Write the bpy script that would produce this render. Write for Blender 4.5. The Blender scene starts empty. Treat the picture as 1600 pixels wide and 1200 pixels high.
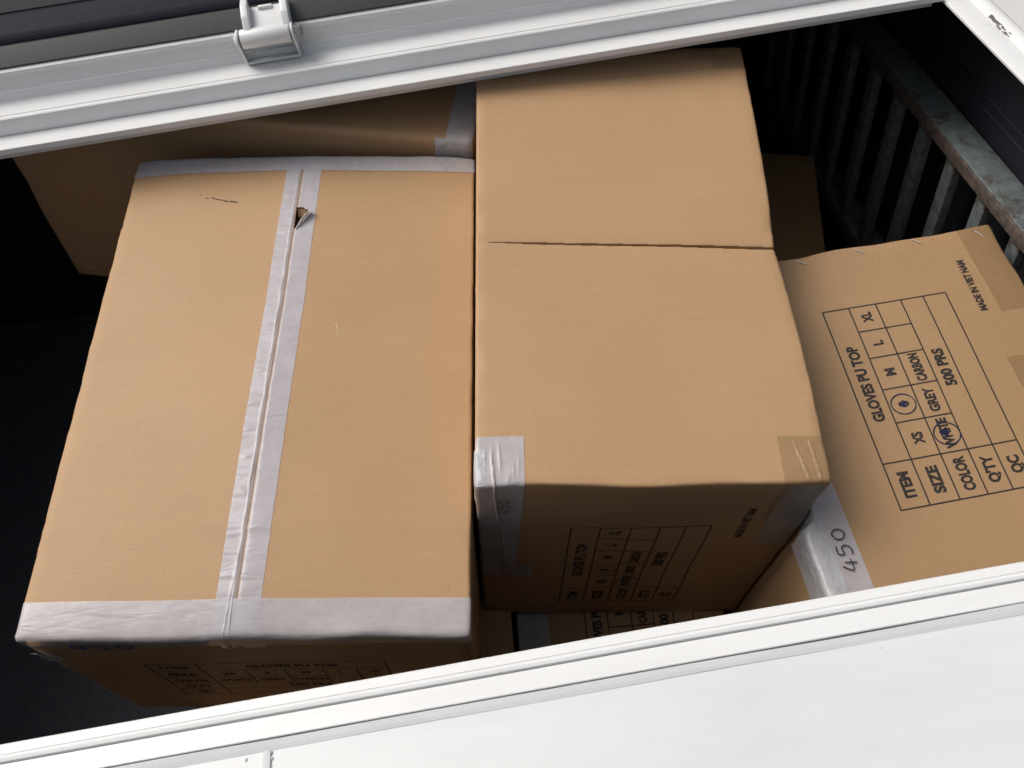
import bpy, bmesh, math, random
from mathutils import Vector, Matrix, noise
random.seed(7)
S = bpy.context.scene
COL = S.collection
R = math.radians

# ------------------------------------------------------------------ camera
CAM_H = 2.26                                   # camera height above the cargo floor
cd = bpy.data.cameras.new('camera'); cam = bpy.data.objects.new('camera', cd); COL.objects.link(cam)
cd.sensor_width = 36.0; cd.lens = 1406.66 / 1600 * 36; cd.clip_start = 0.01; cd.clip_end = 2000
_p, _r = R(60.02), R(0.512)
fw = Vector((0, math.cos(_p), -math.sin(_p))); up0 = Vector((0, math.sin(_p), math.cos(_p))); rt0 = Vector((1, 0, 0))
rt = math.cos(_r) * rt0 + math.sin(_r) * up0; up = -math.sin(_r) * rt0 + math.cos(_r) * up0
m = Matrix((rt, up, -fw)).transposed().to_4x4(); m.translation = (0, 0, CAM_H)
cam.matrix_world = m
S.camera = cam

# ------------------------------------------------------------------ sky, sun, exposure
SUN_EL, SUN_AZ = 46.0, -64.0                  # azimuth measured from +y (away from camera) towards +x
W = bpy.data.worlds.new('World'); S.world = W; W.use_nodes = True
nt = W.node_tree; nt.nodes.clear()
sky = nt.nodes.new('ShaderNodeTexSky'); sky.sky_type = 'NISHITA'; sky.sun_disc = False
sky.sun_elevation = R(SUN_EL); sky.sun_rotation = R(SUN_AZ)
sky.air_density = 1.0; sky.dust_density = 6.0; sky.ozone_density = 0.6
hs = nt.nodes.new('ShaderNodeHueSaturation'); hs.inputs['Saturation'].default_value = 0.45   # overcast: nearly white sky
bg = nt.nodes.new('ShaderNodeBackground'); bg.inputs['Strength'].default_value = 0.118
wo = nt.nodes.new('ShaderNodeOutputWorld')
nt.links.new(sky.outputs[0], hs.inputs['Color']); nt.links.new(hs.outputs[0], bg.inputs['Color']); nt.links.new(bg.outputs[0], wo.inputs['Surface'])
sl = bpy.data.lights.new('sun', 'SUN'); sl.energy = 1.2; sl.angle = R(38); sl.color = (1.0, 0.975, 0.94)
so = bpy.data.objects.new('sun', sl); COL.objects.link(so)
sd = Vector((math.cos(R(SUN_EL)) * math.sin(R(SUN_AZ)), math.cos(R(SUN_EL)) * math.cos(R(SUN_AZ)), math.sin(R(SUN_EL))))
so.rotation_euler = sd.to_track_quat('Z', 'Y').to_euler(); so.location = (0, 0, 6)
S.view_settings.view_transform = 'Standard'; S.view_settings.look = 'None'
S.view_settings.exposure = 0.0; S.view_settings.gamma = 1.0; S.view_settings.use_curve_mapping = False
S.cycles.max_bounces = 8; S.cycles.diffuse_bounces = 1; S.cycles.transparent_max_bounces = 12

# ------------------------------------------------------------------ materials
def newmat(name):
    mt = bpy.data.materials.new(name); mt.use_nodes = True
    t = mt.node_tree; b = t.nodes['Principled BSDF']
    return mt, t, b
def N(t, kind, **kw):
    n = t.nodes.new(kind)
    for k, v in kw.items():
        if k in n.inputs: n.inputs[k].default_value = v
        else: setattr(n, k, v)
    return n
def ramp(t, fac, stops):
    r = t.nodes.new('ShaderNodeValToRGB'); e = r.color_ramp.elements
    while len(e) < len(stops): e.new(0.5)
    for i, (p, c) in enumerate(stops):
        e[i].position = p; e[i].color = (*c, 1) if len(c) == 3 else c
    t.links.new(fac, r.inputs['Fac']); return r
def mix(t, fac, a, b, mode='MIX'):
    n = t.nodes.new('ShaderNodeMix'); n.data_type = 'RGBA'; n.blend_type = mode
    for key, val in ((0, fac), (6, a), (7, b)):
        if hasattr(val, 'links') or hasattr(val, 'is_linked'): t.links.new(val, n.inputs[key])
        else: n.inputs[key].default_value = val if key == 0 else (*val, 1)
    return n.outputs[2]
def coords(t, scale=(1, 1, 1)):
    tc = t.nodes.new('ShaderNodeTexCoord'); mp = t.nodes.new('ShaderNodeMapping')
    mp.inputs['Scale'].default_value = scale; t.links.new(tc.outputs['Object'], mp.inputs['Vector']); return mp.outputs[0]

def mat_kraft(name, col, flute='Y', seed=0.0):
    """brown kraft board: fibre speckle, soft mottling, faint flute lines"""
    mt, t, b = newmat(name)
    v = coords(t)
    big = N(t, 'ShaderNodeTexNoise', Scale=7.0, Detail=4.0, Roughness=0.6); t.links.new(v, big.inputs['Vector'])
    c = Vector(col)
    r1 = ramp(t, big.outputs['Fac'], [(0.3, tuple(c * 0.97)), (0.7, tuple(c * 1.03))])
    vf = coords(t, (1500, 420, 1500) if flute == 'Y' else (420, 1500, 1500))
    fib = N(t, 'ShaderNodeTexNoise', Scale=1.0, Detail=3.0, Roughness=0.7); t.links.new(vf, fib.inputs['Vector'])
    r2 = ramp(t, fib.outputs['Fac'], [(0.28, (0.80, 0.78, 0.76)), (0.55, (1.0, 1.0, 1.0)), (0.8, (1.10, 1.10, 1.12))])
    out = mix(t, 0.85, r1.outputs[0], r2.outputs[0], 'MULTIPLY')
    spk = N(t, 'ShaderNodeTexNoise', Scale=330.0, Detail=2.0); t.links.new(v, spk.inputs['Vector'])
    r3 = ramp(t, spk.outputs['Fac'], [(0.22, (0.62, 0.58, 0.55)), (0.32, (1, 1, 1))])
    out = mix(t, 0.7, out, r3.outputs[0], 'MULTIPLY')
    rub = N(t, 'ShaderNodeTexNoise', Scale=3.2, Detail=6.0, Roughness=0.7, Distortion=0.6); t.links.new(v, rub.inputs['Vector'])
    r4 = ramp(t, rub.outputs['Fac'], [(0.60, (0, 0, 0)), (0.75, (1, 1, 1))])
    fac = t.nodes.new('ShaderNodeMath'); fac.operation = 'MULTIPLY'; fac.inputs[1].default_value = 0.06
    t.links.new(r4.outputs[0], fac.inputs[0])
    out = mix(t, fac.outputs[0], out, tuple(c * 0.3 + Vector((0.40, 0.32, 0.25)) * 0.7))
    vs_ = coords(t, (3.5, 150, 150) if flute == 'Y' else (150, 3.5, 150))
    sk = N(t, 'ShaderNodeTexNoise', Scale=1.0, Detail=4.0, Roughness=0.6); t.links.new(vs_, sk.inputs['Vector'])
    r5 = ramp(t, sk.outputs['Fac'], [(0.30, (0.93, 0.92, 0.91)), (0.52, (1, 1, 1)), (0.72, (1.035, 1.04, 1.05))])
    out = mix(t, 0.28, out, r5.outputs[0], 'MULTIPLY')
    dk = N(t, 'ShaderNodeTexNoise', Scale=21.0, Detail=5.0, Roughness=0.75); t.links.new(v, dk.inputs['Vector'])
    r6 = ramp(t, dk.outputs['Fac'], [(0.24, (0.80, 0.78, 0.76)), (0.33, (1, 1, 1))])
    out = mix(t, 0.6, out, r6.outputs[0], 'MULTIPLY')
    t.links.new(out, b.inputs['Base Color'])
    b.inputs['Roughness'].default_value = 0.55; b.inputs['Specular IOR Level'].default_value = 0.40
    wv = N(t, 'ShaderNodeTexWave', Scale=42.0, Distortion=0.4); wv.bands_direction = flute
    t.links.new(v, wv.inputs['Vector'])
    bp1 = N(t, 'ShaderNodeBump', Strength=0.08, Distance=0.0006); t.links.new(wv.outputs['Fac'], bp1.inputs['Height'])
    bp2 = N(t, 'ShaderNodeBump', Strength=0.20, Distance=0.0006); t.links.new(fib.outputs['Fac'], bp2.inputs['Height']); t.links.new(bp1.outputs[0], bp2.inputs['Normal'])
    md = N(t, 'ShaderNodeTexNoise', Scale=16.0, Detail=3.0); t.links.new(v, md.inputs['Vector'])
    bp3 = N(t, 'ShaderNodeBump', Strength=0.10, Distance=0.003); t.links.new(md.outputs['Fac'], bp3.inputs['Height']); t.links.new(bp2.outputs[0], bp3.inputs['Normal'])
    t.links.new(bp3.outputs[0], b.inputs['Normal'])
    return mt
def mat_tape(name, col, alpha, rough=0.33, wr=(18, 60, 30), strength=0.22):
    """translucent packing tape: milky film, alpha-blended over the board, small wrinkles"""
    mt, t, b = newmat(name)
    v = coords(t)
    n1 = N(t, 'ShaderNodeTexNoise', Scale=38.0, Detail=5.0, Roughness=0.65, Distortion=0.5); t.links.new(v, n1.inputs['Vector'])
    c = Vector(col)
    r1 = ramp(t, n1.outputs['Fac'], [(0.3, tuple(c * 0.98)), (0.7, tuple(c * 1.02))])
    t.links.new(r1.outputs[0], b.inputs['Base Color'])
    ra = ramp(t, n1.outputs['Fac'], [(0.3, (alpha - 0.05,) * 3), (0.75, (min(1, alpha + 0.07),) * 3)])
    t.links.new(ra.outputs[0], b.inputs['Alpha'])
    b.inputs['Roughness'].default_value = rough; b.inputs['Specular IOR Level'].default_value = 0.5
    v2 = coords(t, wr)
    n2 = N(t, 'ShaderNodeTexNoise', Scale=1.0, Detail=3.0, Roughness=0.55, Distortion=0.8); t.links.new(v2, n2.inputs['Vector'])
    bp = N(t, 'ShaderNodeBump', Strength=strength, Distance=0.004); t.links.new(n2.outputs['Fac'], bp.inputs['Height'])
    fn = N(t, 'ShaderNodeTexNoise', Scale=900.0, Detail=1.0); t.links.new(v, fn.inputs['Vector'])
    bq = N(t, 'ShaderNodeBump', Strength=0.12, Distance=0.0004); t.links.new(fn.outputs['Fac'], bq.inputs['Height']); t.links.new(bp.outputs[0], bq.inputs['Normal'])
    t.links.new(bq.outputs[0], b.inputs['Normal'])
    return mt
def mat_paint(name, col, rough=0.35, dirt=0.10, dirtcol=(0.42, 0.42, 0.40), scale=(2.2, 9, 9), coat=0.0):
    mt, t, b = newmat(name)
    v = coords(t, scale)
    n1 = N(t, 'ShaderNodeTexNoise', Scale=1.0, Detail=7.0, Roughness=0.68, Distortion=0.7); t.links.new(v, n1.inputs['Vector'])
    r1 = ramp(t, n1.outputs['Fac'], [(0.48, (0, 0, 0)), (0.78, (1, 1, 1))])
    f = N(t, 'ShaderNodeMath', operation='MULTIPLY'); f.inputs[1].default_value = dirt * 3; t.links.new(r1.outputs[0], f.inputs[0])
    v2 = coords(t)
    n2 = N(t, 'ShaderNodeTexNoise', Scale=210.0, Detail=1.0); t.links.new(v2, n2.inputs['Vector'])
    r2 = ramp(t, n2.outputs['Fac'], [(0.12, (0.6, 0.59, 0.57)), (0.17, (1, 1, 1))])
    o = mix(t, f.outputs[0], col, dirtcol); o = mix(t, 0.8, o, r2.outputs[0], 'MULTIPLY')
    t.links.new(o, b.inputs['Base Color'])
    rr = ramp(t, n1.outputs['Fac'], [(0.3, (rough * 0.85,) * 3), (0.8, (min(1, rough * 1.5),) * 3)]); t.links.new(rr.outputs[0], b.inputs['Roughness'])
    b.inputs['Coat Weight'].default_value = coat; b.inputs['Coat Roughness'].default_value = 0.15
    v3 = coords(t, (3, 26, 26))
    n3 = N(t, 'ShaderNodeTexNoise', Scale=1.0, Detail=2.0); t.links.new(v3, n3.inputs['Vector'])
    bp = N(t, 'ShaderNodeBump', Strength=0.12, Distance=0.004); t.links.new(n3.outputs['Fac'], bp.inputs['Height']); t.links.new(bp.outputs[0], b.inputs['Normal'])
    return mt
def mat_plain(name, col, rough=0.6, metal=0.0, spec=0.5, nscale=60.0, var=0.15):
    mt, t, b = newmat(name); v = coords(t)
    n1 = N(t, 'ShaderNodeTexNoise', Scale=nscale, Detail=4.0); t.links.new(v, n1.inputs['Vector'])
    c = Vector(col); r1 = ramp(t, n1.outputs['Fac'], [(0.3, tuple(c * (1 - var))), (0.7, tuple(c * (1 + var)))])
    t.links.new(r1.outputs[0], b.inputs['Base Color'])
    b.inputs['Roughness'].default_value = rough; b.inputs['Metallic'].default_value = metal; b.inputs['Specular IOR Level'].default_value = spec
    return mt
def mat_galv(name):
    mt, t, b = newmat(name); v = coords(t)
    n1 = N(t, 'ShaderNodeTexNoise', Scale=48.0, Detail=6.0, Roughness=0.7); t.links.new(v, n1.inputs['Vector'])
    r1 = ramp(t, n1.outputs['Fac'], [(0.3, (0.10, 0.12, 0.125)), (0.55, (0.165, 0.195, 0.197)), (0.8, (0.24, 0.27, 0.265))])
    n2 = N(t, 'ShaderNodeTexNoise', Scale=26.0, Detail=7.0, Roughness=0.75, Distortion=0.5); t.links.new(v, n2.inputs['Vector'])
    r2 = ramp(t, n2.outputs['Fac'], [(0.52, (0, 0, 0)), (0.63, (1, 1, 1))])
    o = mix(t, r2.outputs[0], r1.outputs[0], (0.075, 0.058, 0.048))
    n3 = N(t, 'ShaderNodeTexNoise', Scale=120.0, Detail=3.0); t.links.new(v, n3.inputs['Vector'])
    r3 = ramp(t, n3.outputs['Fac'], [(0.24, (0.25, 0.22, 0.2)), (0.34, (1, 1, 1))]); o = mix(t, 0.9, o, r3.outputs[0], 'MULTIPLY')
    t.links.new(o, b.inputs['Base Color']); b.inputs['Roughness'].default_value = 0.6; b.inputs['Metallic'].default_value = 0.15
    bp = N(t, 'ShaderNodeBump', Strength=0.4, Distance=0.002); t.links.new(n2.outputs['Fac'], bp.inputs['Height']); t.links.new(bp.outputs[0], b.inputs['Normal'])
    return mt

KR = (0.462, 0.288, 0.150)
M = dict(
    kraft_a=mat_kraft('kraft_board_golden', (0.490, 0.303, 0.156), 'Y'),
    kraft_b=mat_kraft('kraft_board_pinkish', (0.488, 0.300, 0.157), 'Y'),
    kraft_c=mat_kraft('kraft_board_plain', KR, 'X'),
    edge=mat_plain('torn_paper', (0.72, 0.69, 0.65), 0.7),
    tape=mat_tape('milky_tape', (0.65, 0.62, 0.65), 0.64, 0.18, strength=0.30),
    seamtape=mat_tape('milky_tape_wrinkled', (0.66, 0.64, 0.69), 0.64, 0.16, (14, 70, 30), 0.55),
    wraptape=mat_tape('loose_tape', (0.60, 0.60, 0.62), 0.70, 0.20, (70, 45, 45), 0.9),
    sheen=mat_tape('tape_sheen', (0.50, 0.49, 0.50), 0.42, 0.12, (70, 30, 30), 0.9),  # grey film colour stands in for the sheen on the front tape
    clear=mat_tape('clear_tape', (0.40, 0.265, 0.125), 0.30, 0.14, (60, 30, 60), 0.8),
    ink=mat_tape('printing_ink', (0.034, 0.028, 0.026), 0.90, 0.75, (900, 900, 900), 0.0),
    pen=mat_plain('marker_black', (0.03, 0.028, 0.045), 0.4),
    marker=mat_plain('marker_blue', (0.045, 0.065, 0.33), 0.5),
    blue=mat_plain('pen_blue', (0.014, 0.018, 0.062), 0.5),
    white=mat_paint('white_paint', (0.785, 0.79, 0.78), 0.30, 0.09, (0.40, 0.39, 0.36)),
    white2=mat_paint('white_panel_paint', (0.715, 0.725, 0.72), 0.36, 0.16, (0.50, 0.51, 0.51), (1.3, 6, 6)),
    beige=mat_paint('beige_panel_paint', (0.66, 0.635, 0.61), 0.5, 0.05),
    seal=mat_paint('grey_sealant', (0.60, 0.62, 0.62), 0.55, 0.10, (0.45, 0.46, 0.46), (12, 60, 60)),
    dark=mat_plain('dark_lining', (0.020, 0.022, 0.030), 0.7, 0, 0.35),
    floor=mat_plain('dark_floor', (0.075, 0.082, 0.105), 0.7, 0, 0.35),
    lid=mat_paint('dark_lid_gloss', (0.030, 0.034, 0.046), 0.28, 0.05, (0.10, 0.10, 0.11)),
    rubber=mat_plain('black_rubber', (0.012, 0.014, 0.020), 0.8, 0, 0.15),
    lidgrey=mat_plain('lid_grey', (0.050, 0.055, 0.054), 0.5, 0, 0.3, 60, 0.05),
    steel=mat_plain('bolt_steel', (0.42, 0.43, 0.40), 0.38, 0.85, 0.5, 300, 0.3),
    staple=mat_plain('staple_wire', (0.74, 0.72, 0.68), 0.35, 0.2),
    galv=mat_galv('galvanised_rusty'),
    nick=mat_plain('rubbed_kraft', (0.60, 0.42, 0.25), 0.8),
    smudge=mat_plain('grey_smudge', (0.16, 0.155, 0.15), 0.8),
    fold=mat_plain('tape_crease', (0.70, 0.67, 0.63), 0.25),
    rust=mat_plain('rust_line', (0.105, 0.080, 0.068), 0.85, 0, 0.3, 90, 0.4),
    scuff=mat_plain('dark_scuff', (0.085, 0.065, 0.05), 0.8),
)

# ------------------------------------------------------------------ object helpers
def obj(name, me, mat, parent=None):
    o = bpy.data.objects.new(name, me); COL.objects.link(o)
    if mat is not None:
        me.materials.clear(); me.materials.append(mat)
    if parent is not None: o.parent = parent
    return o
def mesh(verts, faces, smooth=False):
    me = bpy.data.meshes.new('m'); me.from_pydata([tuple(v) for v in verts], [], faces); me.validate()
    bm = bmesh.new(); bm.from_mesh(me); bmesh.ops.recalc_face_normals(bm, faces=bm.faces); bm.to_mesh(me); bm.free()
    if smooth:
        for p in me.polygons: p.use_smooth = True
    return me
def tag(o, label, cat, group=None, kind=None):
    o['label'] = label; o['category'] = cat
    if group: o['group'] = group
    if kind: o['kind'] = kind
def empty(name, mat4):
    o = bpy.data.objects.new(name, None); COL.objects.link(o); o.matrix_world = mat4; o.empty_display_size = 0.1; return o

# prism extruded along t from a closed (p, n) outline
def prism(outline, t0, t1, segs=1, bevel=0.0, wob=0.0, smooth=False):
    k = len(outline); vs = []; fs = []
    for i in range(segs + 1):
        t = t0 + (t1 - t0) * i / segs
        for (p, n) in outline:
            w = wob * noise.noise(Vector((t * 6.0, p * 30, n * 30))) if wob else 0
            vs.append((t, p + w, n + w * 0.6))
    for i in range(segs):
        for j in range(k):
            a = i * k + j; b2 = i * k + (j + 1) % k
            fs.append((a, b2, b2 + k, a + k))
    fs.append(tuple(range(k - 1, -1, -1))); fs.append(tuple(range(segs * k, segs * k + k)))
    me = mesh(vs, fs)
    if bevel:
        bm = bmesh.new(); bm.from_mesh(me)
        ed = [e for e in bm.edges if len(e.link_faces) == 2 and e.calc_face_angle(0) > 0.35]
        bmesh.ops.bevel(bm, geom=ed, offset=bevel, segments=3, profile=0.5, affect='EDGES', clamp_overlap=True)
        bm.to_mesh(me); bm.free()
        for p in me.polygons: p.use_smooth = True
        me.set_sharp_from_angle(angle=R(50))
    return me
def rect(p0, p1, n0, n1): return [(p0, n0), (p1, n0), (p1, n1), (p0, n1)]
def boxm(t0, t1, p0, p1, n0, n1, bevel=0.0): return prism(rect(p0, p1, n0, n1), t0, t1, 1, bevel)
def cyl(c0, c1, r, seg=24, r1=None, bevel=0.0):
    c0, c1 = Vector(c0), Vector(c1); ax = (c1 - c0).normalized(); q = ax.to_track_quat('Z', 'Y')
    r1 = r if r1 is None else r1
    prof = [(0, r)] if not bevel else [(0, r - bevel), (bevel * 0.3, r - bevel * 0.3), (bevel, r)]
    L = (c1 - c0).length
    prof += [(L, r1)] if not bevel else [(L - bevel, r1), (L - bevel * 0.3, r1 - bevel * 0.3), (L, r1 - bevel)]
    vs, fs = [], []
    for z, rr in prof:
        for i in range(seg):
            a = 2 * math.pi * i / seg; vs.append(c0 + q @ Vector((rr * math.cos(a), rr * math.sin(a), z)))
    for k in range(len(prof) - 1):
        for i in range(seg):
            j = (i + 1) % seg; fs.append((k * seg + i, k * seg + j, (k + 1) * seg + j, (k + 1) * seg + i))
    fs.append(tuple(range(seg - 1, -1, -1))); fs.append(tuple(range((len(prof) - 1) * seg, len(prof) * seg)))
    me = mesh(vs, fs)
    if seg > 8:
        for p in me.polygons: p.use_smooth = len(p.vertices) == 4
        me.set_sharp_from_angle(angle=R(50))
    return me

# ------------------------------------------------------------------ the truck body (its own frame: t along the hatch, p across, n out of the hatch plane)
TB = Matrix(((0.9837, -0.1492, -0.1001), (0.1656, 0.9691, 0.1826), (0.0698, -0.1962, 0.9781)))
tv = TB.col[0].normalized(); pv = TB.col[1]; pv = (pv - tv * pv.dot(tv)).normalized(); nv = tv.cross(pv)
HS = 1.052                                       # overall size of the truck frame
TM = Matrix((tv, pv, nv)).transposed().to_4x4() @ Matrix.Scale(HS, 4); TM.translation = Vector((0.0019 * HS, 0.174 * HS, -0.7308 * HS + CAM_H))
truck = empty('truck_body', TM)
tag(truck, 'white painted truck body with an open top hatch and dark cargo space', 'truck')
T0, T1 = -1.45, 0.759
def tpart(name, me, mat, parent=truck): return obj(name, me, M[mat], parent)

# near sill, from the opening outwards
tpart('sill_flange', prism([(0.0, -0.035), (0.0, -0.0012), (-0.0012, 0.0), (-0.0088, 0.0002), (-0.0094, -0.0005), (-0.0104, -0.0004), (-0.0125, 0.0008), (-0.0146, -0.0001), (-0.0154, -0.0022), (-0.0154, -0.006), (-0.003, -0.006), (-0.003, -0.035)], -1.95, 1.4, 60, 0, 0.0004, True), 'white')
tpart('sill_strip', prism([(-0.0167, -0.006), (-0.0167, -0.0006), (-0.0170, -0.0002), (-0.0330, 0.0), (-0.0336, -0.0006), (-0.0336, -0.006)], -1.95, 1.4, 40, 0, 0.0003), 'white')
tpart('sealant_bead', prism([(-0.0347, -0.006), (-0.0347, -0.0010), (-0.0352, -0.0006), (-0.0395, -0.0012), (-0.0428, -0.0022), (-0.0428, -0.006)], -1.95, 1.4, 160, 0, 0.0016), 'seal')
tpart('roof_panel', boxm(-1.95, 1.4, -0.95, -0.0415, -0.012, -0.0025), 'white2')
js = prism([(-0.90, -0.0024), (-0.043, -0.0024), (-0.043, -0.0008), (-0.90, -0.0008)], -0.1995, -0.1935, 1, 0.0004)
jo = tpart('joint_strip', js, 'seal'); jo.scale = (1, 1, 1)
for (tt, pp, rr) in ((-0.1935, -0.0445, 0.0014), (-0.1930, -0.0490, 0.0012), (-0.213, -0.0465, 0.0012)):
    bm = bmesh.new(); bmesh.ops.create_icosphere(bm, subdivisions=2, radius=rr)
    for v in bm.verts:
        v.co.z *= 0.22; v.co += Vector((0, 0, 0)) + 0.25 * rr * noise.noise_vector(v.co * 900); v.co += Vector((tt, pp, -0.0018))
    me = bpy.data.meshes.new('m'); bm.to_mesh(me); bm.free()
    for p in me.polygons: p.use_smooth = True
    obj('sealant_blob', me, M['seal'], jo)
obj('panel_rib', boxm(-1.95, 1.4, -0.30, -0.285, -0.0026, 0.001, 0.0008), M['white2'], truck)

# far header above the opening: lip, flange, channel face, ridge, upstand
tpart('header_flange', prism([(0.8606, 0.0), (0.8606, 0.0078), (0.8612, 0.0084), (0.8720, 0.0080), (0.8735, 0.0072), (0.8975, 0.0072), (0.8975, -0.02), (0.8860, -0.02), (0.8860, 0.0)], T0, T1 - 0.003, 50, 0, 0.0003), 'white')
tpart('header_channel', prism([(0.8984, 0.004), (0.8984, 0.0290), (0.8990, 0.0318), (0.9010, 0.0332), (0.9045, 0.0336), (0.9050, 0.0326), (0.9062, 0.0326), (0.9068, 0.0338), (0.9380, 0.0342), (0.9415, 0.0348), (0.9428, 0.0362),
    (0.9432, 0.0470), (0.9424, 0.0480), (0.9426, 0.0492), (0.9444, 0.0500), (0.9450, 0.0700), (0.9466, 0.0756), (0.9508, 0.0785), (0.9580, 0.0790), (0.9580, -0.02), (0.8984, -0.02)], T0, T1 + 0.10, 50, 0, 0.0003), 'white')
tpart('roof_sheet', boxm(-1.95, 1.4, 0.9585, 1.70, 0.060, 0.0775), 'white2')

# right jamb of the opening
tpart('jamb_flange', boxm(T1, 0.7900, -0.0, 1.05, -0.005, 0.0, 0.0012), 'white')
jr = tpart('jamb_ridge', prism([(-0.0005, -0.02), (-0.0005, 0.0), (0.0035, 0.0035), (0.0115, 0.0060), (0.0200, 0.0056), (0.0258, 0.0020), (0.0258, -0.02)], 0, 1, 1), 'white')
jr.data.transform(Matrix(((0, 1, 0, 0.7905), (-1.05, 0, 0, 1.05), (0, 0, 1, 0), (0, 0, 0, 1))))
for p in jr.data.polygons: p.use_smooth = True
jr.data.set_sharp_from_angle(angle=R(60))
tpart('end_panel', boxm(0.8170, 1.4, -0.0, 0.945, -0.020, 0.0), 'beige')
# scuff on the jamb
sv, sf = [], []
for k in range(34):
    f = k / 33.0; t = 0.7925 - 0.0012 * f; p = 0.797 - 0.050 * f * f
    t += random.gauss(0, 0.0013); ln = 0.004 + 0.007 * random.random(); wd = 0.00010 + 0.00022 * random.random() * (1 - 0.5 * f)
    z = 0.0034 + 0.4 * (t - 0.7925)
    i = len(sv); sv += [(t - wd, p, z), (t + wd, p, z + 0.0014), (t + wd * 0.6 + 0.001, p - ln, z + 0.0014), (t - wd * 0.6 + 0.001, p - ln, z)]; sf.append((i, i + 1, i + 2, i + 3))
obj('scuff_mark', mesh(sv, sf), M['smudge'], jr)

# left end of the hatch (outside the picture) and the dark cargo space below
tpart('jamb_flange', boxm(-1.95, T0, 0.0, 0.958, -0.03, 0.0), 'white')
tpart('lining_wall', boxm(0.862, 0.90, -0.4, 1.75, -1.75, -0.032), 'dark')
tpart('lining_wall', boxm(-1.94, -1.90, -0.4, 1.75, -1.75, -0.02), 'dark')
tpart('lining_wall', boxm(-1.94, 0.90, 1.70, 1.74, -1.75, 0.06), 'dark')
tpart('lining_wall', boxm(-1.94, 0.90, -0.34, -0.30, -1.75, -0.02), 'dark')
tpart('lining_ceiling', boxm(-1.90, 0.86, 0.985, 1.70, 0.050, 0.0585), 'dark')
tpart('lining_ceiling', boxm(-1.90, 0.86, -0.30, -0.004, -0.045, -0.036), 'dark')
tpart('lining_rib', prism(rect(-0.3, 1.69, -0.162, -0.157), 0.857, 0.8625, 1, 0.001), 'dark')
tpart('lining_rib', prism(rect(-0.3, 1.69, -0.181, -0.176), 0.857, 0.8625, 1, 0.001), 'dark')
# cargo floor and added, unseen supports under part of the load (level with the world)
TI = TM.inverted()
def level_box(x0, x1, y0, y1, z0, z1, name, mat='dark'):
    me = prism(rect(y0, y1, z0, z1), x0, x1, 1, 0.004); me.transform(TI); return obj(name, me, M[mat], truck)
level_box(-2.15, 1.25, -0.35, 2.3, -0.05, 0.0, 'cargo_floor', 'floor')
level_box(0.36, 0.88, 0.22, 1.00, 0.002, CAM_H - 1.0703 - 0.752, 'load_support')
level_box(-0.80, -0.07, 1.16, 1.62, 0.002, CAM_H - 1.03 - 0.488, 'load_support')

# hinge bracket on the ridge
hb = obj('hinge_bracket', boxm(-0.2480, -0.1690, 0.9330, 0.9418, 0.0352, 0.0395, 0.001), M['white'], truck)
def lug(t0, t1):
    o = [(0.9318, 0.0385)]
    for k in range(13):
        a = math.pi * (1.08 - 1.16 * k / 12); o.append((0.9290 + 0.0142 * math.cos(a), 0.0757 + 0.0142 * math.sin(a)))
    o += [(0.9412, 0.0385)]
    return prism(o, t0, t1, 1, 0.0006)
obj('lug', lug(-0.2492, -0.2462), M['white'], hb); obj('lug', lug(-0.1722, -0.1692), M['white'], hb)
obj('bolt_head', cyl((-0.2492, 0.9290, 0.0762), (-0.2535, 0.9290, 0.0762), 0.0105, 24, 0.0065, 0.0008), M['white'], hb)
obj('washer', cyl((-0.1692, 0.9290, 0.0762), (-0.1678, 0.9290, 0.0762), 0.0098, 24), M['steel'], hb)
nutm = cyl((-0.1678, 0.9290, 0.0762), (-0.1590, 0.9290, 0.0762), 0.0105, 6)
obj('bolt_nut', nutm, M['steel'], hb)
obj('bolt_end', cyl((-0.1590, 0.9290, 0.0762), (-0.1568, 0.9290, 0.0762), 0.0045, 16, None, 0.0006), M['steel'], hb)

# the lid, swung open
lid = empty('hatch_lid', TM)
tag(lid, 'dark open hatch lid standing above the white rail at the upper edge', 'lid')
ld = Vector((0.75, 0.66)).normalized()          # direction up the lid in (p, n)
ln_ = Vector((ld.y, -ld.x))                      # thickness direction
def lidpt(h, d): q = Vector((0.9740, 0.0960)) + ld * h + ln_ * d; return (q.x, q.y)
obj('panel', prism([lidpt(0.004, 0.006), lidpt(0.52, 0.006), lidpt(0.52, 0.03), lidpt(0.004, 0.03)], -1.0, 0.72, 1, 0.002), M['lid'], lid)
g = []
for k in range(13):
    a = math.pi * (-0.35 + 1.5 * k / 12); g.append(lidpt(0.0115 - 0.0105 * math.cos(a), 0.0070 - 0.0085 * math.sin(a)))
obj('gasket', prism(g + [lidpt(0.022, 0.008)], -1.0, 0.72, 30, 0, 0.0004), M['rubber'], lid)
obj('gasket_lip', prism([lidpt(-0.0035, 0.003), lidpt(-0.0005, 0.0005), lidpt(0.0015, 0.004), lidpt(-0.001, 0.012)], -1.0, 0.72, 30, 0, 0.0004), M['lid'], lid)
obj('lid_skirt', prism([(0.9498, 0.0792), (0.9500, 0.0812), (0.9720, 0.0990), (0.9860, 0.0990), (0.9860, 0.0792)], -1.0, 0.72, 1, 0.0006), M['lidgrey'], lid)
obj('inner_sheet', prism([lidpt(0.052, 0.0035), lidpt(0.50, 0.0035), lidpt(0.50, 0.0062), lidpt(0.052, 0.0062)], -0.98, 0.70, 1, 0.0008), M['lidgrey'], lid)
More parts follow.
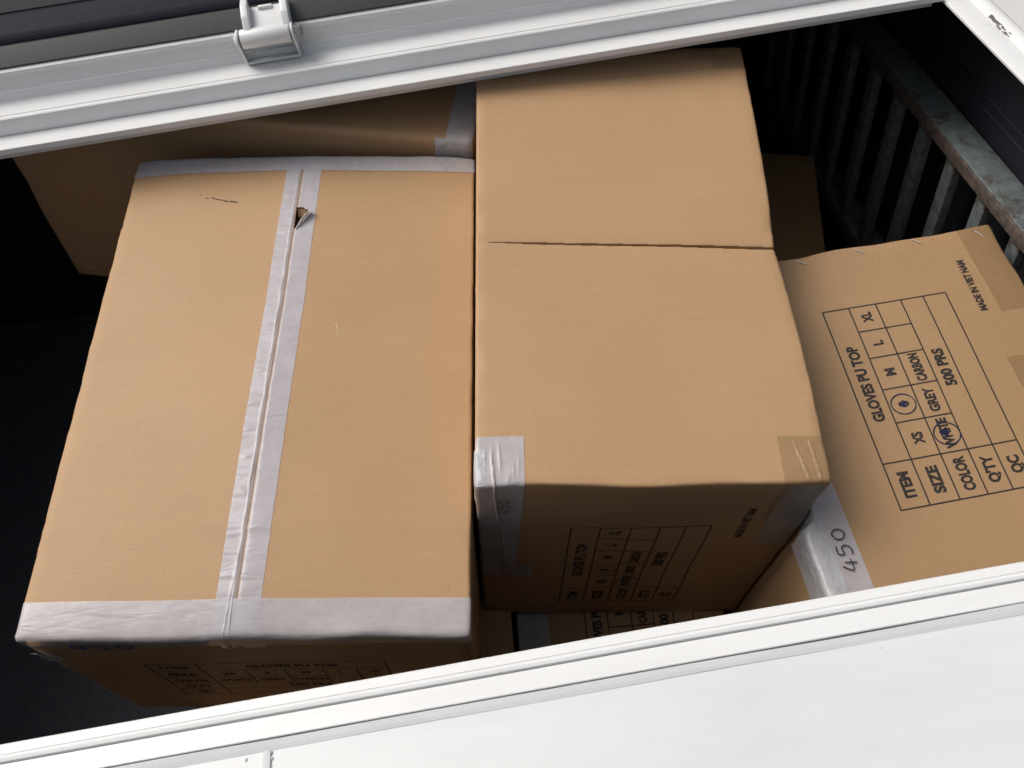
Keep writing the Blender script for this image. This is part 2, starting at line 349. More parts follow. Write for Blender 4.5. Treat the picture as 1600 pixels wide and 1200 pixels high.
# hinge arm of the lid: barrel, web and two tapered side flanges
ha = obj('hinge_arm', prism([(0.9350, 0.0850), (0.9370, 0.0820), (0.9705, 0.0955), (0.9705, 0.1000)], -0.2290, -0.1800, 1, 0.001), M['white'], lid)
def flange(t0, t1): return prism([(0.9215, 0.0830), (0.9335, 0.0770), (0.9600, 0.0830), (0.9720, 0.0940), (0.9720, 0.1130), (0.9560, 0.1120), (0.9390, 0.1030)], t0, t1, 1, 0.0015)
obj('side_flange', flange(-0.2370, -0.2270), M['white'], ha); obj('side_flange', flange(-0.1820, -0.1715), M['white'], ha)
obj('mounting_plate', boxm(-0.2150, -0.1950, 0.9640, 0.9700, 0.0970, 0.1020, 0.001), M['white'], ha)
obj('barrel', cyl((-0.2440, 0.9290, 0.0762), (-0.1745, 0.9290, 0.0762), 0.0132, 32, None, 0.0012), M['white'], ha)

# ------------------------------------------------------------------ rusty grille along the right wall
gr = empty('steel_grille', TM)
tag(gr, 'rusty galvanised steel grille with upright bars behind the printed carton', 'grille')
obj('top_rail', boxm(0.800, 0.8515, -0.25, 1.66, -0.2285, -0.2105, 0.0018), M['galv'], gr)
obj('rail_lip', boxm(0.7965, 0.8005, -0.25, 1.66, -0.2330, -0.2125, 0.0008), M['rust'], gr)
bar = boxm(0.8005, 0.8165, -0.0135, 0.0135, -0.570, -0.2290, 0.0012)
for k in range(19):
    o = obj('bar', bar, M['galv'], gr); o.location = (0, 0.588 + 0.1005 * (k - 8), 0)
obj('bottom_rail', boxm(0.7985, 0.850, -0.25, 1.66, -0.606, -0.5705, 0.0018), M['galv'], gr)
for p in (-0.24, 0.52, 1.60):
    o = obj('post', boxm(0.8265, 0.850, -0.015, 0.015, -1.46, -0.2290, 0.0015), M['galv'], gr); o.location = (0, p, 0)

# ------------------------------------------------------------------ cartons
def grid(L, step, r, extra=()):
    n = max(2, int(round((L - 2 * r) / step)))
    s = {0.0, r * 0.45, L - r * 0.45, L}
    for i in range(n + 1): s.add(r + (L - 2 * r) * i / n)
    base = sorted(s)
    for e in extra:
        base = [x for x in base if abs(x - e) > 0.0006]; base.append(e); base.sort()
    return base
class Carton:
    """local frame: u across, v away, w up; w = 0 at the top face, -H at the base; the Empty stands at the base"""
    def __init__(s, W, L, H, x, y, top, yaw, label, mat, r=0.005, disp=None, name='cardboard_box', k=1.0):
        s.W, s.L, s.H, s.r, s.mat = W, L, H, r, M[mat]
        s.disp = disp or (lambda u, v, w: (0, 0, 0))
        m4 = Matrix.Rotation(R(yaw), 4, 'Z') @ Matrix.Scale(k, 4); m4.translation = Vector((x, y, CAM_H + top - H * k))
        s.root = empty(name, m4); tag(s.root, label, 'box', 'printed brown cartons loaded in the cargo space')
    def surf(s, u, v, w, off=0.0, wd=True):
        q = (min(max(u, s.r), s.W - s.r), min(max(v, s.r), s.L - s.r), min(max(w, -s.H + s.r), -s.r))
        d = Vector((u - q[0], v - q[1], w - q[2])); d = d.normalized() if d.length > 1e-9 else Vector((0, 0, 1))
        p = Vector(q) + d * (s.r + off)
        if wd:
            p += Vector(s.disp(u, v, w))
            if sum(1 for e in (u - q[0], v - q[1], w - q[2]) if abs(e) > 1e-6) > 1:      # folded edges are never quite straight
                p += d * 0.0010 * noise.noise(Vector((u * 28 + s.W * 7, v * 28, w * 28))) + d * 0.0008 * noise.noise(Vector((u * 95, v * 95, w * 95 + 3)))
        p.z += s.H
        return p
    def body(s, step=0.014, exu=(), exv=(), exw=(), top=0.0, mat=None):
        U = grid(s.W, step, s.r, exu); V = grid(s.L, step, s.r, exv); Wl = [-x for x in grid(s.H, step * 1.5, s.r, exw)]
        if top: Wl = [top] + [x for x in Wl if x < top - 0.001]
        vid, vs, fs = {}, [], []
        def vert(i, j, k):
            key = (i, j, k)
            if key not in vid: vid[key] = len(vs); vs.append(s.surf(U[i], V[j], Wl[k]))
            return vid[key]
        a, b, c = len(U) - 1, len(V) - 1, len(Wl) - 1
        for i in range(a):
            for j in range(b):
                for k in (0, c): fs.append((vert(i, j, k), vert(i + 1, j, k), vert(i + 1, j + 1, k), vert(i, j + 1, k)))
        for i in range(a):
            for k in range(c):
                for j in (0, b): fs.append((vert(i, j, k), vert(i + 1, j, k), vert(i + 1, j, k + 1), vert(i, j, k + 1)))
        for j in range(b):
            for k in range(c):
                for i in (0, a): fs.append((vert(i, j, k), vert(i, j + 1, k), vert(i, j + 1, k + 1), vert(i, j, k + 1)))
        return obj('body', mesh(vs, fs, True), mat or s.mat, s.root)
    def patch(s, name, S_, T_, fn, off, mat, wr=None, keep=None, parent=None, skirt=0.0):
        """sheet over the surface: fn(a, b) gives the raw (u, v, w)"""
        vs, fs = [], []
        for a in S_:
            for b in T_:
                o = off + (wr(a, b) if wr else 0.0); vs.append(s.surf(*fn(a, b), o))
        n = len(T_)
        for i in range(len(S_) - 1):
            for j in range(n - 1):
                if keep and not keep((S_[i] + S_[i + 1]) / 2, (T_[j] + T_[j + 1]) / 2): continue
                fs.append((i * n + j, (i + 1) * n + j, (i + 1) * n + j + 1, i * n + j + 1))
        me = bpy.data.meshes.new('m'); me.from_pydata([tuple(v) for v in vs], [], fs)
        bm = bmesh.new(); bm.from_mesh(me)
        if skirt:
            be = [e for e in bm.edges if len(e.link_faces) == 1]
            ex = bmesh.ops.extrude_edge_only(bm, edges=be)
            for v in [g_ for g_ in ex['geom'] if isinstance(g_, bmesh.types.BMVert)]: v.co.z -= skirt
        bmesh.ops.delete(bm, geom=[v for v in bm.verts if not v.link_faces], context='VERTS')
        bmesh.ops.recalc_face_normals(bm, faces=bm.faces)
        up_ = sum((f.normal.z + 0.01 * f.normal.y * -1) * f.calc_area() for f in bm.faces)
        if up_ < 0: bmesh.ops.reverse_faces(bm, faces=bm.faces)
        bm.to_mesh(me); bm.free()
        for p in me.polygons: p.use_smooth = True
        me.set_sharp_from_angle(angle=R(55))
        return obj(name, me, M[mat] if isinstance(mat, str) else mat, parent or s.root)
    def ribbon(s, name, lines, width, fn, off, mat, parent=None, curved=False, join=True):
        """flat pen or print strokes; lines: lists of 2-D points in the face plane, fn(a, b) -> raw (u, v, w)"""
        vs, fs = [], []
        for pts in lines:
            pts = [Vector(p) for p in pts]
            if curved:
                q = []
                for i in range(len(pts) - 1):
                    p0 = pts[max(i - 1, 0)]; p1 = pts[i]; p2 = pts[i + 1]; p3 = pts[min(i + 2, len(pts) - 1)]
                    for k in range(6):
                        t = k / 6.0; q.append(0.5 * ((2 * p1) + (p2 - p0) * t + (2 * p0 - 5 * p1 + 4 * p2 - p3) * t * t + (3 * p1 - p0 - 3 * p2 + p3) * t ** 3))
                q.append(pts[-1]); pts = q
            else:
                q = []
                for i in range(len(pts) - 1):
                    k = max(1, int((pts[i + 1] - pts[i]).length / 0.012))
                    for j in range(k): q.append(pts[i].lerp(pts[i + 1], j / k))
                q.append(pts[-1]); pts = q
            base = len(vs)
            for i, p in enumerate(pts):
                d = (pts[min(i + 1, len(pts) - 1)] - pts[max(i - 1, 0)]); d = d.normalized() if d.length > 0 else Vector((1, 0))
                nrm = Vector((-d.y, d.x)) * width * 0.5
                if curved: nrm *= 1.0 + 0.35 * noise.noise(Vector((p.x * 400, p.y * 400, i * 0.2)))
                for sg in (-1, 1):
                    e = p + nrm * sg; vs.append(s.surf(*fn(e.x, e.y), off))
            for i in range(len(pts) - 1): fs.append((base + 2 * i, base + 2 * i + 2, base + 2 * i + 3, base + 2 * i + 1))
        return obj(name, mesh(vs, fs), M[mat], parent or s.root)
    def text(s, name, items, fn, off, mat, parent=None):
        """items: (string, a0, a1, b_centre, height): text from a0 to a1 along the reading direction"""
        for st, a0, a1, bc, h in items:
            vs = []; tv_, tf_ = TEXT(st)
            x0 = min(v[0] for v in tv_); x1 = max(v[0] for v in tv_)
            for (x, y) in tv_:
                aa = a0 + (x - x0) / (x1 - x0) * (a1 - a0); bb = bc + (y / 0.729 - 0.5) * h
                vs.append(s.surf(*fn(aa, bb), off))
            obj(name, mesh(vs, tf_), M[mat], parent or s.root)
_tc = {}
def TEXT(st):
    if st not in _tc:
        cu = bpy.data.curves.new('txt', 'FONT'); cu.body = st; cu.size = 1.0; cu.resolution_u = 3; cu.offset = 0.052
        o = bpy.data.objects.new('txt', cu); COL.objects.link(o); bpy.context.view_layer.update()
        dg = bpy.context.evaluated_depsgraph_get(); me = bpy.data.meshes.new_from_object(o.evaluated_get(dg))
        _tc[st] = ([(v.co.x, v.co.y) for v in me.vertices], [tuple(p.vertices) for p in me.polygons])
        bpy.data.objects.remove(o); bpy.data.curves.remove(cu); bpy.data.meshes.remove(me)
    return _tc[st]
def lin(a, b, step):
    n = max(1, int(round(abs(b - a) / step))); return [a + (b - a) * i / n for i in range(n + 1)]
def nz(*a): return noise.noise(Vector((*a, 0, 0)[:3]))

# the printed table: a = reading direction (0..0.298), b = up across the rows (0 = first row's top edge, negative downwards)
RB = [0.0, 0.0385, 0.0785, 0.1160, 0.1497, 0.1834]; RA = [0.0, 0.063, 0.1155, 0.1650, 0.2140, 0.2570, 0.2975]
def table_lines():
    L = []
    for b in RB[:3] + RB[3:]: L.append([(0 if True else 0, -b), (RA[-1], -b)])
    L.append([(0, 0), (0, -RB[-1])]); L.append([(RA[1], 0), (RA[1], -RB[-1])]); L.append([(RA[-1], 0), (RA[-1], -RB[-1])])
    for a in RA[2:6]: L.append([(a, -RB[1]), (a, -RB[3])])
    return L
def rc(i): return -(RB[i] + RB[i + 1]) / 2
TABLE_TEXT = [('ITEM', 0.0135, 0.0490, rc(0), 0.0145), ('GLOVES PU TOP', 0.121, 0.237, rc(0), 0.0150),
    ('SIZE', 0.0125, 0.0500, rc(1), 0.0150), ('XS', 0.0810, 0.0985, rc(1), 0.0140), ('S', 0.1365, 0.1440, rc(1), 0.0135), ('M', 0.1835, 0.1950, rc(1), 0.0140), ('L', 0.2320, 0.2395, rc(1), 0.0140), ('XL', 0.2700, 0.2870, rc(1), 0.0140),
    ('COLOR', 0.0090, 0.0560, rc(2), 0.0150), ('WHITE', 0.0675, 0.1115, rc(2), 0.0135), ('GREY', 0.1215, 0.1575, rc(2), 0.0135), ('CARBON', 0.1680, 0.2110, rc(2), 0.0135),
    ("Q'TY", 0.0130, 0.0505, rc(3), 0.0145), ('500 PRS', 0.1540, 0.2120, rc(3), 0.0150), ('QC', 0.0195, 0.0440, rc(4), 0.0150)]
MADE = ('MADE IN VIET NAM', 0.258, 0.3465, -0.2255, 0.0105)
def circle(ca, cb, ra, rb, n=15, ph=0.3, over=0.35):
    return [(ca + ra * math.cos(ph + (2 * math.pi + over) * k / n) * (1 + 0.02 * k / n), cb + rb * math.sin(ph + (2 * math.pi + over) * k / n)) for k in range(n + 1)]
def scribble(ca, cb, r, seed, n=16):
    rg = random.Random(seed); return [(ca + rg.uniform(-r, r), cb + rg.uniform(-r, r)) for _ in range(n)]
def print_table(bx, fn, marks=True, skip_made=False):
    pt = bx.ribbon('printed_table', table_lines(), 0.0020, fn, 0.0003, 'ink')
    bx.text('printed_word', TABLE_TEXT + ([] if skip_made else [MADE]), fn, 0.00032, 'ink', pt)
    if marks:
        bx.ribbon('pen_circle', [circle(0.1400, rc(1), 0.0145, 0.0165)], 0.0017, fn, 0.0005, 'blue', pt, True)
        bx.ribbon('pen_scribble', [scribble(0.1400, rc(1), 0.0042, 5, 12)], 0.0016, fn, 0.0005, 'blue', pt, True)
        bx.ribbon('pen_circle', [circle(0.0885, rc(2) - 0.001, 0.0155, 0.0175, ph=1.0)], 0.0018, fn, 0.0005, 'blue', pt, True)
        bx.ribbon('pen_scribble', [scribble(0.0915, rc(2) + 0.002, 0.0065, 9, 18)], 0.0016, fn, 0.0005, 'blue', pt, True)
    return pt
# handwritten 450, unit cell: a along, b up
N450 = [[(0.16, 0.95), (0.05, 0.42), (0.30, 0.40)], [(0.24, 0.75), (0.20, 0.10)],
        [(0.62, 0.90), (0.44, 0.92), (0.42, 0.60), (0.56, 0.62), (0.60, 0.35), (0.50, 0.12), (0.38, 0.16)],
        [(0.86, 0.86), (0.76, 0.70), (0.76, 0.35), (0.86, 0.18), (0.96, 0.35), (0.97, 0.68), (0.88, 0.88), (0.82, 0.80)]]
def number(bx, fn, a0, b0, la, hb_, width, off, mat, parent):
    return bx.ribbon('handwritten_number', [[(a0 + x * la, b0 + y * hb_) for x, y in st] for st in N450], width, fn, off, mat, parent, True)
def staple(bx, a, b, ang, fn, ln=0.0125):
    c, s_ = math.cos(ang), math.sin(ang); pts = [(a - c * ln / 2, b - s_ * ln / 2), (a + c * ln / 2, b + s_ * ln / 2)]
    vs = []; p0 = bx.surf(*fn(*pts[0])); p1 = bx.surf(*fn(*pts[1]))
    d = (p1 - p0).normalized(); nrm = (bx.surf(*fn(*pts[0]), 0.01) - p0).normalized(); sd_ = d.cross(nrm)
    prof = [(p0, -0.001), (p0, 0.0004), (p0.lerp(p1, 0.15), 0.0011), (p0.lerp(p1, 0.85), 0.0011), (p1, 0.0004), (p1, -0.001)]
    fs = []
    for q, h in prof:
        for sx, hz in ((-1, 0), (1, 0), (1, 1), (-1, 1)): vs.append(q + sd_ * 0.00055 * sx + nrm * (h + 0.0007 * hz))
    for i in range(len(prof) - 1):
        for j in range(4): fs.append((4 * i + j, 4 * i + (j + 1) % 4, 4 * i + 4 + (j + 1) % 4, 4 * i + 4 + j))
    return obj('staple', mesh(vs, fs), M['staple'], bx.root)
top_ = lambda a, b: (a, b, 0.0)

# ---------------- A: wide carton, taped seam up
def seam(v): return 0.2530 + 0.0100 * min(1.0, max(0.0, v / 0.46)) + 0.0006 * nz(v * 40, 3.3)
CRA = [(0.131, 0.7, 0.0, 0.53), (0.172, 0.6, 0.0, 0.25), (0.300, 0.4, 0.0, 0.53), (0.392, 0.7, 0.0, 0.22), (0.462, 0.3, 0.30, 0.53), (0.105, 0.4, 0.28, 0.53), (0.655, 0.4, 0.02, 0.22)]
def dispA(u, v, w):
    e = max(0.0, 1 + w / 0.05) if w > -0.05 else 0.0
    z = 0.0
    for (v0, am, u0, u1) in CRA:
        if u0 <= u <= u1:
            k = math.exp(-((v - v0 - 0.004 * nz(u * 9, v0 * 50)) / 0.0045) ** 2); z += 0.0020 * am * k * (0.6 + 0.4 * nz(u * 12, v0 * 30))
    z += 0.0018 * nz(u * 7, v * 7) + 0.016 * math.sin(math.pi * min(1, max(0, v / 0.75))) ** 0.5 * (1 - abs(u - 0.262) / 0.266)
    z += 0.0045 * math.exp(-v / 0.025) * (nz(u * 11, 8.1) - 0.35)                      # wavy front edge
    z -= 0.006 * math.exp(-(u / 0.05)) * math.exp(-(0.75 - v) / 0.04)                  # back left corner pressed down
    z -= 0.004 * math.exp(-((0.53 - u) / 0.02)) * math.exp(-(0.75 - v) / 0.02)
    dv = -0.004 * math.exp(-v / 0.03) * (0.4 + nz(u * 9, 2.2)) * (1 if w > -0.02 else 0.4)
    dv += 0.006 * math.exp(-(0.75 - v) / 0.05) * math.sin(math.pi * u / 0.53) * 0.6
    return (0.0, dv, z * e)
A = Carton(0.530, 0.750, 0.420, -0.5752, 0.2606, -1.0535, 1.264, 'widest brown carton, taped along a lengthwise seam with a small tear', 'kraft_a', 0.005, dispA)
A.body(0.016, top=-0.030)
TEAR = [(0.2610, 0.6400), (0.2760, 0.6380), (0.2820, 0.6290), (0.2735, 0.6120), (0.2640, 0.5930)]
def inpoly(x, y, P):
    c = False
    for i in range(len(P)):
        x1, y1 = P[i]; x2, y2 = P[i - 1]
        if (y1 > y) != (y2 > y) and x < (x2 - x1) * (y - y1) / (y2 - y1) + x1: c = not c
    return c
def dense(L0, L1, step, d0, d1, fine, r=0.005):
    s = [x for x in lin(L0, L1, step) if not (d0 - step * 0.4 < x < d1 + step * 0.4)] + lin(d0, d1, fine)
    s += [L0 + r * 0.45, L0 + r]; return sorted(set(s))
VA = dense(0.0, 0.75, 0.011, 0.585, 0.648, 0.0022); VA = sorted(set(VA + [0.75 - 0.005, 0.75 - 0.00225]))
FL = sorted(set([0.0, 0.0085, 0.019] + lin(0.019, 0.90, 0.045) + lin(0.90, 1.0, 0.02)))
A.patch('top_flap', FL, VA, lambda a, b: (a * (seam(b) - 0.0008), b, 0.0), 0.0, 'kraft_a', skirt=0.005)
FR = sorted(set(lin(0.0, 0.11, 0.009) + lin(0.11, 0.98, 0.045) + [0.981, 0.9915, 1.0]))
fr = lambda a, b: (seam(b) + 0.0008 + a * (0.53 - seam(b) - 0.0008), b, 0.0)
A.patch('top_flap', FR, VA, fr, 0.0, 'kraft_a', keep=lambda a, b: not inpoly(*fr(a, b)[:2], TEAR), skirt=0.005)
# seam tape (wraps both ends), dips into the seam
def seamfn(a, b):
    u = seam(b) + a
    if b < 0: return (u, 0.0, b)
    if b > 0.75: return (u, 0.75, 0.75 - b)
    return (u, b, 0.0)
SA = [-0.0245, -0.0225, -0.020, -0.0175, -0.015, -0.013, -0.011, -0.0095, -0.008, -0.0068, -0.0058, -0.005, -0.0042, -0.0034, -0.0026, -0.0018, -0.0009, 0.0, 0.0012, 0.0024, 0.004, 0.007, 0.012, 0.018, 0.0245, 0.0290]
SB = sorted(set(lin(-0.05, 0.0, 0.006) + [x for x in VA] + lin(0.75, 0.79, 0.008) + lin(0.0, 0.75, 0.0021)))
PUCK = [(v_, random.Random(int(v_ * 1e4)).uniform(0.5, 1.2), random.Random(int(v_ * 2e4)).uniform(-0.019, -0.009)) for v_ in (0.6665, 0.6605, 0.655, 0.650, 0.642, 0.634, 0.618, 0.600, 0.590, 0.580, 0.5605, 0.5, 0.455, 0.424, 0.35, 0.300, 0.262, 0.225, 0.180, 0.12, 0.07)]
def seamwr(a, b):
    d = -0.0015 * math.exp(-((a - 0.0003 * nz(b * 60, 1.0)) / 0.0016) ** 2)
    for v_, am, ac in PUCK:                                                              # cross puckers on the left half
        if abs(b - v_) < 0.008: d += 0.0013 * am * math.exp(-((b - v_ - 0.0012 * nz(a * 90, v_ * 70)) / 0.0016) ** 2) * math.exp(-((a - ac) / 0.007) ** 2)
    d += 0.0016 * math.exp(-((a + 0.0046 + 0.0012 * nz(b * 30, 9.0)) / 0.0011) ** 2) * max(0, 0.6 + 0.8 * nz(b * 22, 5.0))
    if b < 0.12: d += 0.0018 * math.exp(-((a + 0.009 - 0.06 * (b - 0.03)) / 0.0012) ** 2) * max(0, 1 - b / 0.12)
    return d
st = A.patch('seam_tape', SA, SB, seamfn, 0.0005, 'seamtape', wr=seamwr, keep=lambda a, b: not inpoly(*seamfn(a, b)[:2], TEAR) if 0 < b < 0.75 else True)
# edge tapes, front and back
def edgeF(a, b): return (a, b, 0.0) if b >= 0 else (a, 0.0, b)
def edgeB(a, b): return (a, b, 0.0) if b <= 0.75 else (a, 0.75, 0.75 - b)
UA = [0.0, 0.00225, 0.005] + lin(0.012, 0.518, 0.008) + [0.525, 0.52775, 0.53]
fwr = lambda a, b: 0.0014 * max(0, nz(a * 14, b * 60)) * math.exp(-abs(b) / 0.012)
ft = A.patch('edge_tape', UA, [-0.034, -0.026, -0.018, -0.012, -0.008, -0.005, -0.00225, 0.0, 0.00225, 0.005, 0.010, 0.016, 0.024, 0.033, 0.0428], lambda a, b: edgeF(a, b), 0.0010, 'tape', wr=fwr)
bt = A.patch('edge_tape', UA, [0.7165, 0.722, 0.728, 0.735, 0.741, 0.745, 0.74775, 0.75, 0.75225, 0.755, 0.762, 0.775], lambda a, b: edgeB(a, b + (-0.006 * math.exp(-a / 0.06) if b < 0.74 else 0)), 0.0010, 'tape', wr=lambda a, b: 0.0010 * max(0, nz(a * 12, 4.4)) * math.exp(-abs(b - 0.75) / 0.01))
number(A, lambda a, b: (a, 0.0, b), 0.050, -0.0470, 0.078, 0.031, 0.0042, 0.0022, 'marker', ft)
A.patch('tape_scrap', lin(0.0, 0.024, 0.004), lin(-0.094, -0.052, 0.005), lambda a, b: (a, 0.0, b), 0.0010, 'wraptape', wr=lambda a, b: 0.004 * max(0, nz(a * 120, b * 90)) + 0.004 * math.exp(-a / 0.005), keep=lambda a, b: a < 0.020 + (b + 0.094) * 0.2 and a < (-0.05 - b) * 0.9 + 0.004)
fa = lambda a, b: (0.1058 + a * 1.037, 0.0, -0.128 + b * 1.0)
print_table(A, fa, marks=False, skip_made=True)
# torn flake standing up at the tear, scratch, pale nick
flv = [(0.2830, 0.6300, 0.0022), (0.2745, 0.6115, 0.0012), (0.2655, 0.5945, 0.0008), (0.2735, 0.6090, 0.0075), (0.2868, 0.6275, 0.0105), (0.2800, 0.6180, 0.0100)]
flo = [A.surf(x, y, 0.0) + Vector((0, 0, z)) for x, y, z in flv]
me = mesh(flo + [q + Vector((0.0006, -0.0006, 0.0004)) for q in flo], [(0, 1, 5, 4), (1, 2, 3, 5), (6, 10, 11, 7), (7, 11, 9, 8), (4, 5, 11, 10), (5, 3, 9, 11), (3, 2, 8, 9), (0, 4, 10, 6)])
obj('torn_flake', me, M['edge'], A.root)
cv = [(0.2625, 0.6390, -0.004), (0.2755, 0.6375, -0.002), (0.2775, 0.6330, -0.0080), (0.2700, 0.6310, -0.0110), (0.2655, 0.6270, -0.0100)]
obj('torn_liner', mesh([A.surf(x, y, 0.0) + Vector((0, 0, z)) for x, y, z in cv], [(0, 1, 2, 3), (0, 3, 4)]), M['kraft_c'], A.root)
A.ribbon('scratch', [[(0.1285, 0.6645), (0.137, 0.6605), (0.146, 0.6585)], [(0.147, 0.6580), (0.156, 0.6550)], [(0.158, 0.6555), (0.170, 0.6530)], [(0.1105, 0.6712), (0.1125, 0.6700)], [(0.120, 0.6640), (0.1260, 0.6618)]], 0.0016, top_, 0.0004, 'scuff', None, True)
A.ribbon('pale_nick', [[(0.3395, 0.4290), (0.3425, 0.4180), (0.3440, 0.4085)]], 0.0022, top_, 0.0004, 'nick', None, True)

# ---------------- B: long carton with a buckled crease across it
def dispB(u, v, w):
    e = max(0.0, 1 + w / 0.06) if w > -0.06 else 0.0
    rampu = min(1.0, max(0.0, (u - 0.006) / 0.06)); v0 = 0.3440 - 0.012 * (u / 0.4) + 0.0008 * nz(u * 9, 1.5)
    d = v - v0; z = 0.0
    k_ = rampu * (0.45 + 0.55 * u / 0.4)
    sw = 0.0042 * k_
    if d >= sw: z -= k_ * (0.0016 * math.exp(-(d - sw) / 0.005) + 0.0020 * math.exp(-(d - sw) / 0.030))
    elif d >= 0: z -= 0.026 * k_
    else: z -= 0.0030 * k_ * math.exp(d / 0.012)
    v1 = 0.311
    z += 0.0010 * math.exp(-((v - v1) / 0.004) ** 2) * max(0, 1 - u / 0.17) + 0.0007 * math.exp(-((v - 0.075) / 0.004) ** 2)
    z -= 0.004 * math.exp(-((v - 0.34) / 0.11) ** 2) * (u / 0.4)
    z += 0.002 * nz(u * 6, v * 6, ) 
    z -= 0.003 * math.exp(-((0.3985 - u) / 0.02)) * math.exp(-(v / 0.02)) + 0.004 * math.exp(-(0.712 - v) / 0.012) * max(0, nz(u * 16, 7.7))
    # diagonal crease towards the near right corner
    dd = (u - 0.290) * 0.70 + (v - 0.120) * 0.71 - 0.006 * nz(u * 10, 1); tt = (u - 0.290) * 0.71 - (v - 0.120) * 0.70
    if 0 < tt < 0.125: z += 0.0011 * math.exp(-(dd / 0.0035) ** 2)
    du = -0.0100 * math.exp(-abs(v - 0.335) / 0.12) * (u / 0.3985) ** 2
    dv = 0.0
    if v < 0.02 and -0.5 < w: dv = 0.004 * nz(u * 8, w * 8)
    return (du, dv, z * e)
B = Carton(0.3985, 0.712, 0.5045, -0.0423, 0.4185, -0.9662, 1.41, 'long narrow brown carton with a buckled crease across its top face', 'kraft_b', 0.0045, dispB, k=1.0526)
bb_ = B.body(0.011, exv=[0.3195 + 0.0009 * k for k in range(60)] if True else [0.320, 0.324, 0.328, 0.330, 0.332, 0.334, 0.336, 0.338, 0.340, 0.342, 0.344, 0.346, 0.349, 0.353, 0.358])
bb_.data.set_sharp_from_angle(angle=R(55))
fb = lambda a, b: (0.1148 - b * 0.947, 0.0, -0.4400 + a * 1.045)
print_table(B, fb)
# left corner tape: over the top edge, down the front, and round the left side
zig = lambda u: 0.0605 + 0.0011 * (1 if int(u / 0.0018) % 2 else -1)
def tl(a, b): return (a, b, 0.0) if b >= 0 else (a * (1 - 0.16 * min(1, -b / 0.285)), 0.0, b)
LT = B.patch('corner_tape', [0.0, 0.002, 0.0045] + lin(0.006, 0.0555, 0.0012), lin(-0.30, -0.02, 0.009) + [-0.014, -0.009, -0.0045, -0.002, 0.0, 0.002, 0.0045, 0.009, 0.016, 0.026, 0.036, 0.0465, 0.0535, 0.0605], tl, 0.0006, 'tape',
    wr=lambda a, b: 0.0024 * math.exp(-((a - 0.0222 + 0.10 * max(0, b) - (0.016 * min(1, max(0, -b - 0.03) / 0.2))) / 0.0010) ** 2) * (1 if b < 0.045 else 0) + 0.0016 * math.exp(-((a - 0.0285 + 0.1 * (b - 0.03)) / 0.0010) ** 2) * (1 if 0.02 < b < 0.05 else 0) + 0.0014 * math.exp(-(((a - 0.042) - 0.6 * (b - 0.014)) / 0.0014) ** 2) * (1 if 0.003 < b < 0.028 else 0) + 0.0004 * max(0, nz(a * 60, b * 30)))
B.patch('corner_tape', [-0.05, -0.034, -0.02, -0.010, -0.0045, -0.002, 0.0, 0.003, 0.007, 0.012], lin(-0.17, 0.045, 0.009), lambda a, b: ((a, 0.0, min(b, 0.0)) if b < 0 and a >= 0 else ((a, b, 0.0) if a >= 0 else (0.0, max(b, 0.0), min(a, b) if b < 0 else a)))
    if False else ((0.0, max(0.0, b + 0.0), a) if a < 0 else (a, max(0.0, b), 0.0)), 0.0011, 'wraptape', wr=lambda a, b: 0.0016 * max(0, nz(a * 120, b * 60)), keep=lambda a, b: b > 0)
B.patch('tape_scrap', lin(0.045, 0.070, 0.008), lin(-0.303, -0.256, 0.012), lambda a, b: (a, 0.0, b), 0.0012, 'tape', wr=lambda a, b: 0.0012 * max(0, nz(a * 90, b * 80)))
number(B, lambda a, b: (0.0405 - b, 0.0, a), -0.0720, 0.0, 0.040, 0.016, 0.0016, 0.0034, 'pen', LT)
# jagged tape end
tv2, tf2 = [], []
for k in range(30):
    u0 = 0.0025 + k * 0.00177; i = len(tv2)
    tv2 += [B.surf(u0, 0.0604, 0, 0.0006), B.surf(u0 + 0.00177, 0.0604, 0, 0.0006), B.surf(u0 + 0.00088, 0.0604 + 0.0016 + 0.0008 * random.random(), 0, 0.0007)]; tf2.append((i, i + 1, i + 2))
obj('tape_teeth', mesh(tv2, tf2), M['tape'], LT)
# right corner: clear tape, plus a grey layer painting its sheen on the front
def trf(a, b): return (a, b, 0.0) if b >= 0 else (a, 0.0, b)
CT = B.patch('corner_tape', lin(0.3445, 0.390, 0.0011) + [0.394, 0.3965, 0.3985], lin(-0.11, -0.008, 0.006) + [-0.0045, -0.002, 0.0, 0.002, 0.0045] + lin(0.006, 0.0575, 0.002), trf, 0.0006, 'clear',
    wr=lambda a, b: (0.0024 * math.exp(-((a - 0.3605 - (0.0575 - b) * 0.22) / 0.0011) ** 2) + 0.0024 * math.exp(-((a - 0.3795 - (0.0575 - b) * 0.12) / 0.0011) ** 2)) * (1 if 0.002 < b < 0.053 else 0) + 0.0006 * max(0, nz(a * 80, b * 80)))
B.patch('corner_tape', lin(0.338, 0.394, 0.007) + [0.3965, 0.3985], lin(-0.33, -0.004, 0.011), lambda a, b: (a + 0.0 * min(0, b + 0.05) * -1 * 0.3, 0.0, b) if a < 0.39 else (min(a, 0.3985), 0.0, b), 0.0012, 'sheen',
    wr=lambda a, b: 0.0016 * max(0, nz(a * 60, b * 45)) + 0.001 * math.exp(-((a - 0.372) / 0.002) ** 2), keep=lambda a, b: a > 0.352 and b > -0.19)
B.patch('corner_tape', lin(0.350, 0.394, 0.006) + [0.3965, 0.3985], lin(0.662, 0.7075, 0.006) + [0.710, 0.712], top_, 0.0006, 'clear', wr=lambda a, b: 0.0012 * max(0, nz(a * 110, b * 90)))
B.patch('corner_tape', lin(0.318, 0.350, 0.008), lin(0.684, 0.7075, 0.006) + [0.710, 0.712], top_, 0.0006, 'clear')

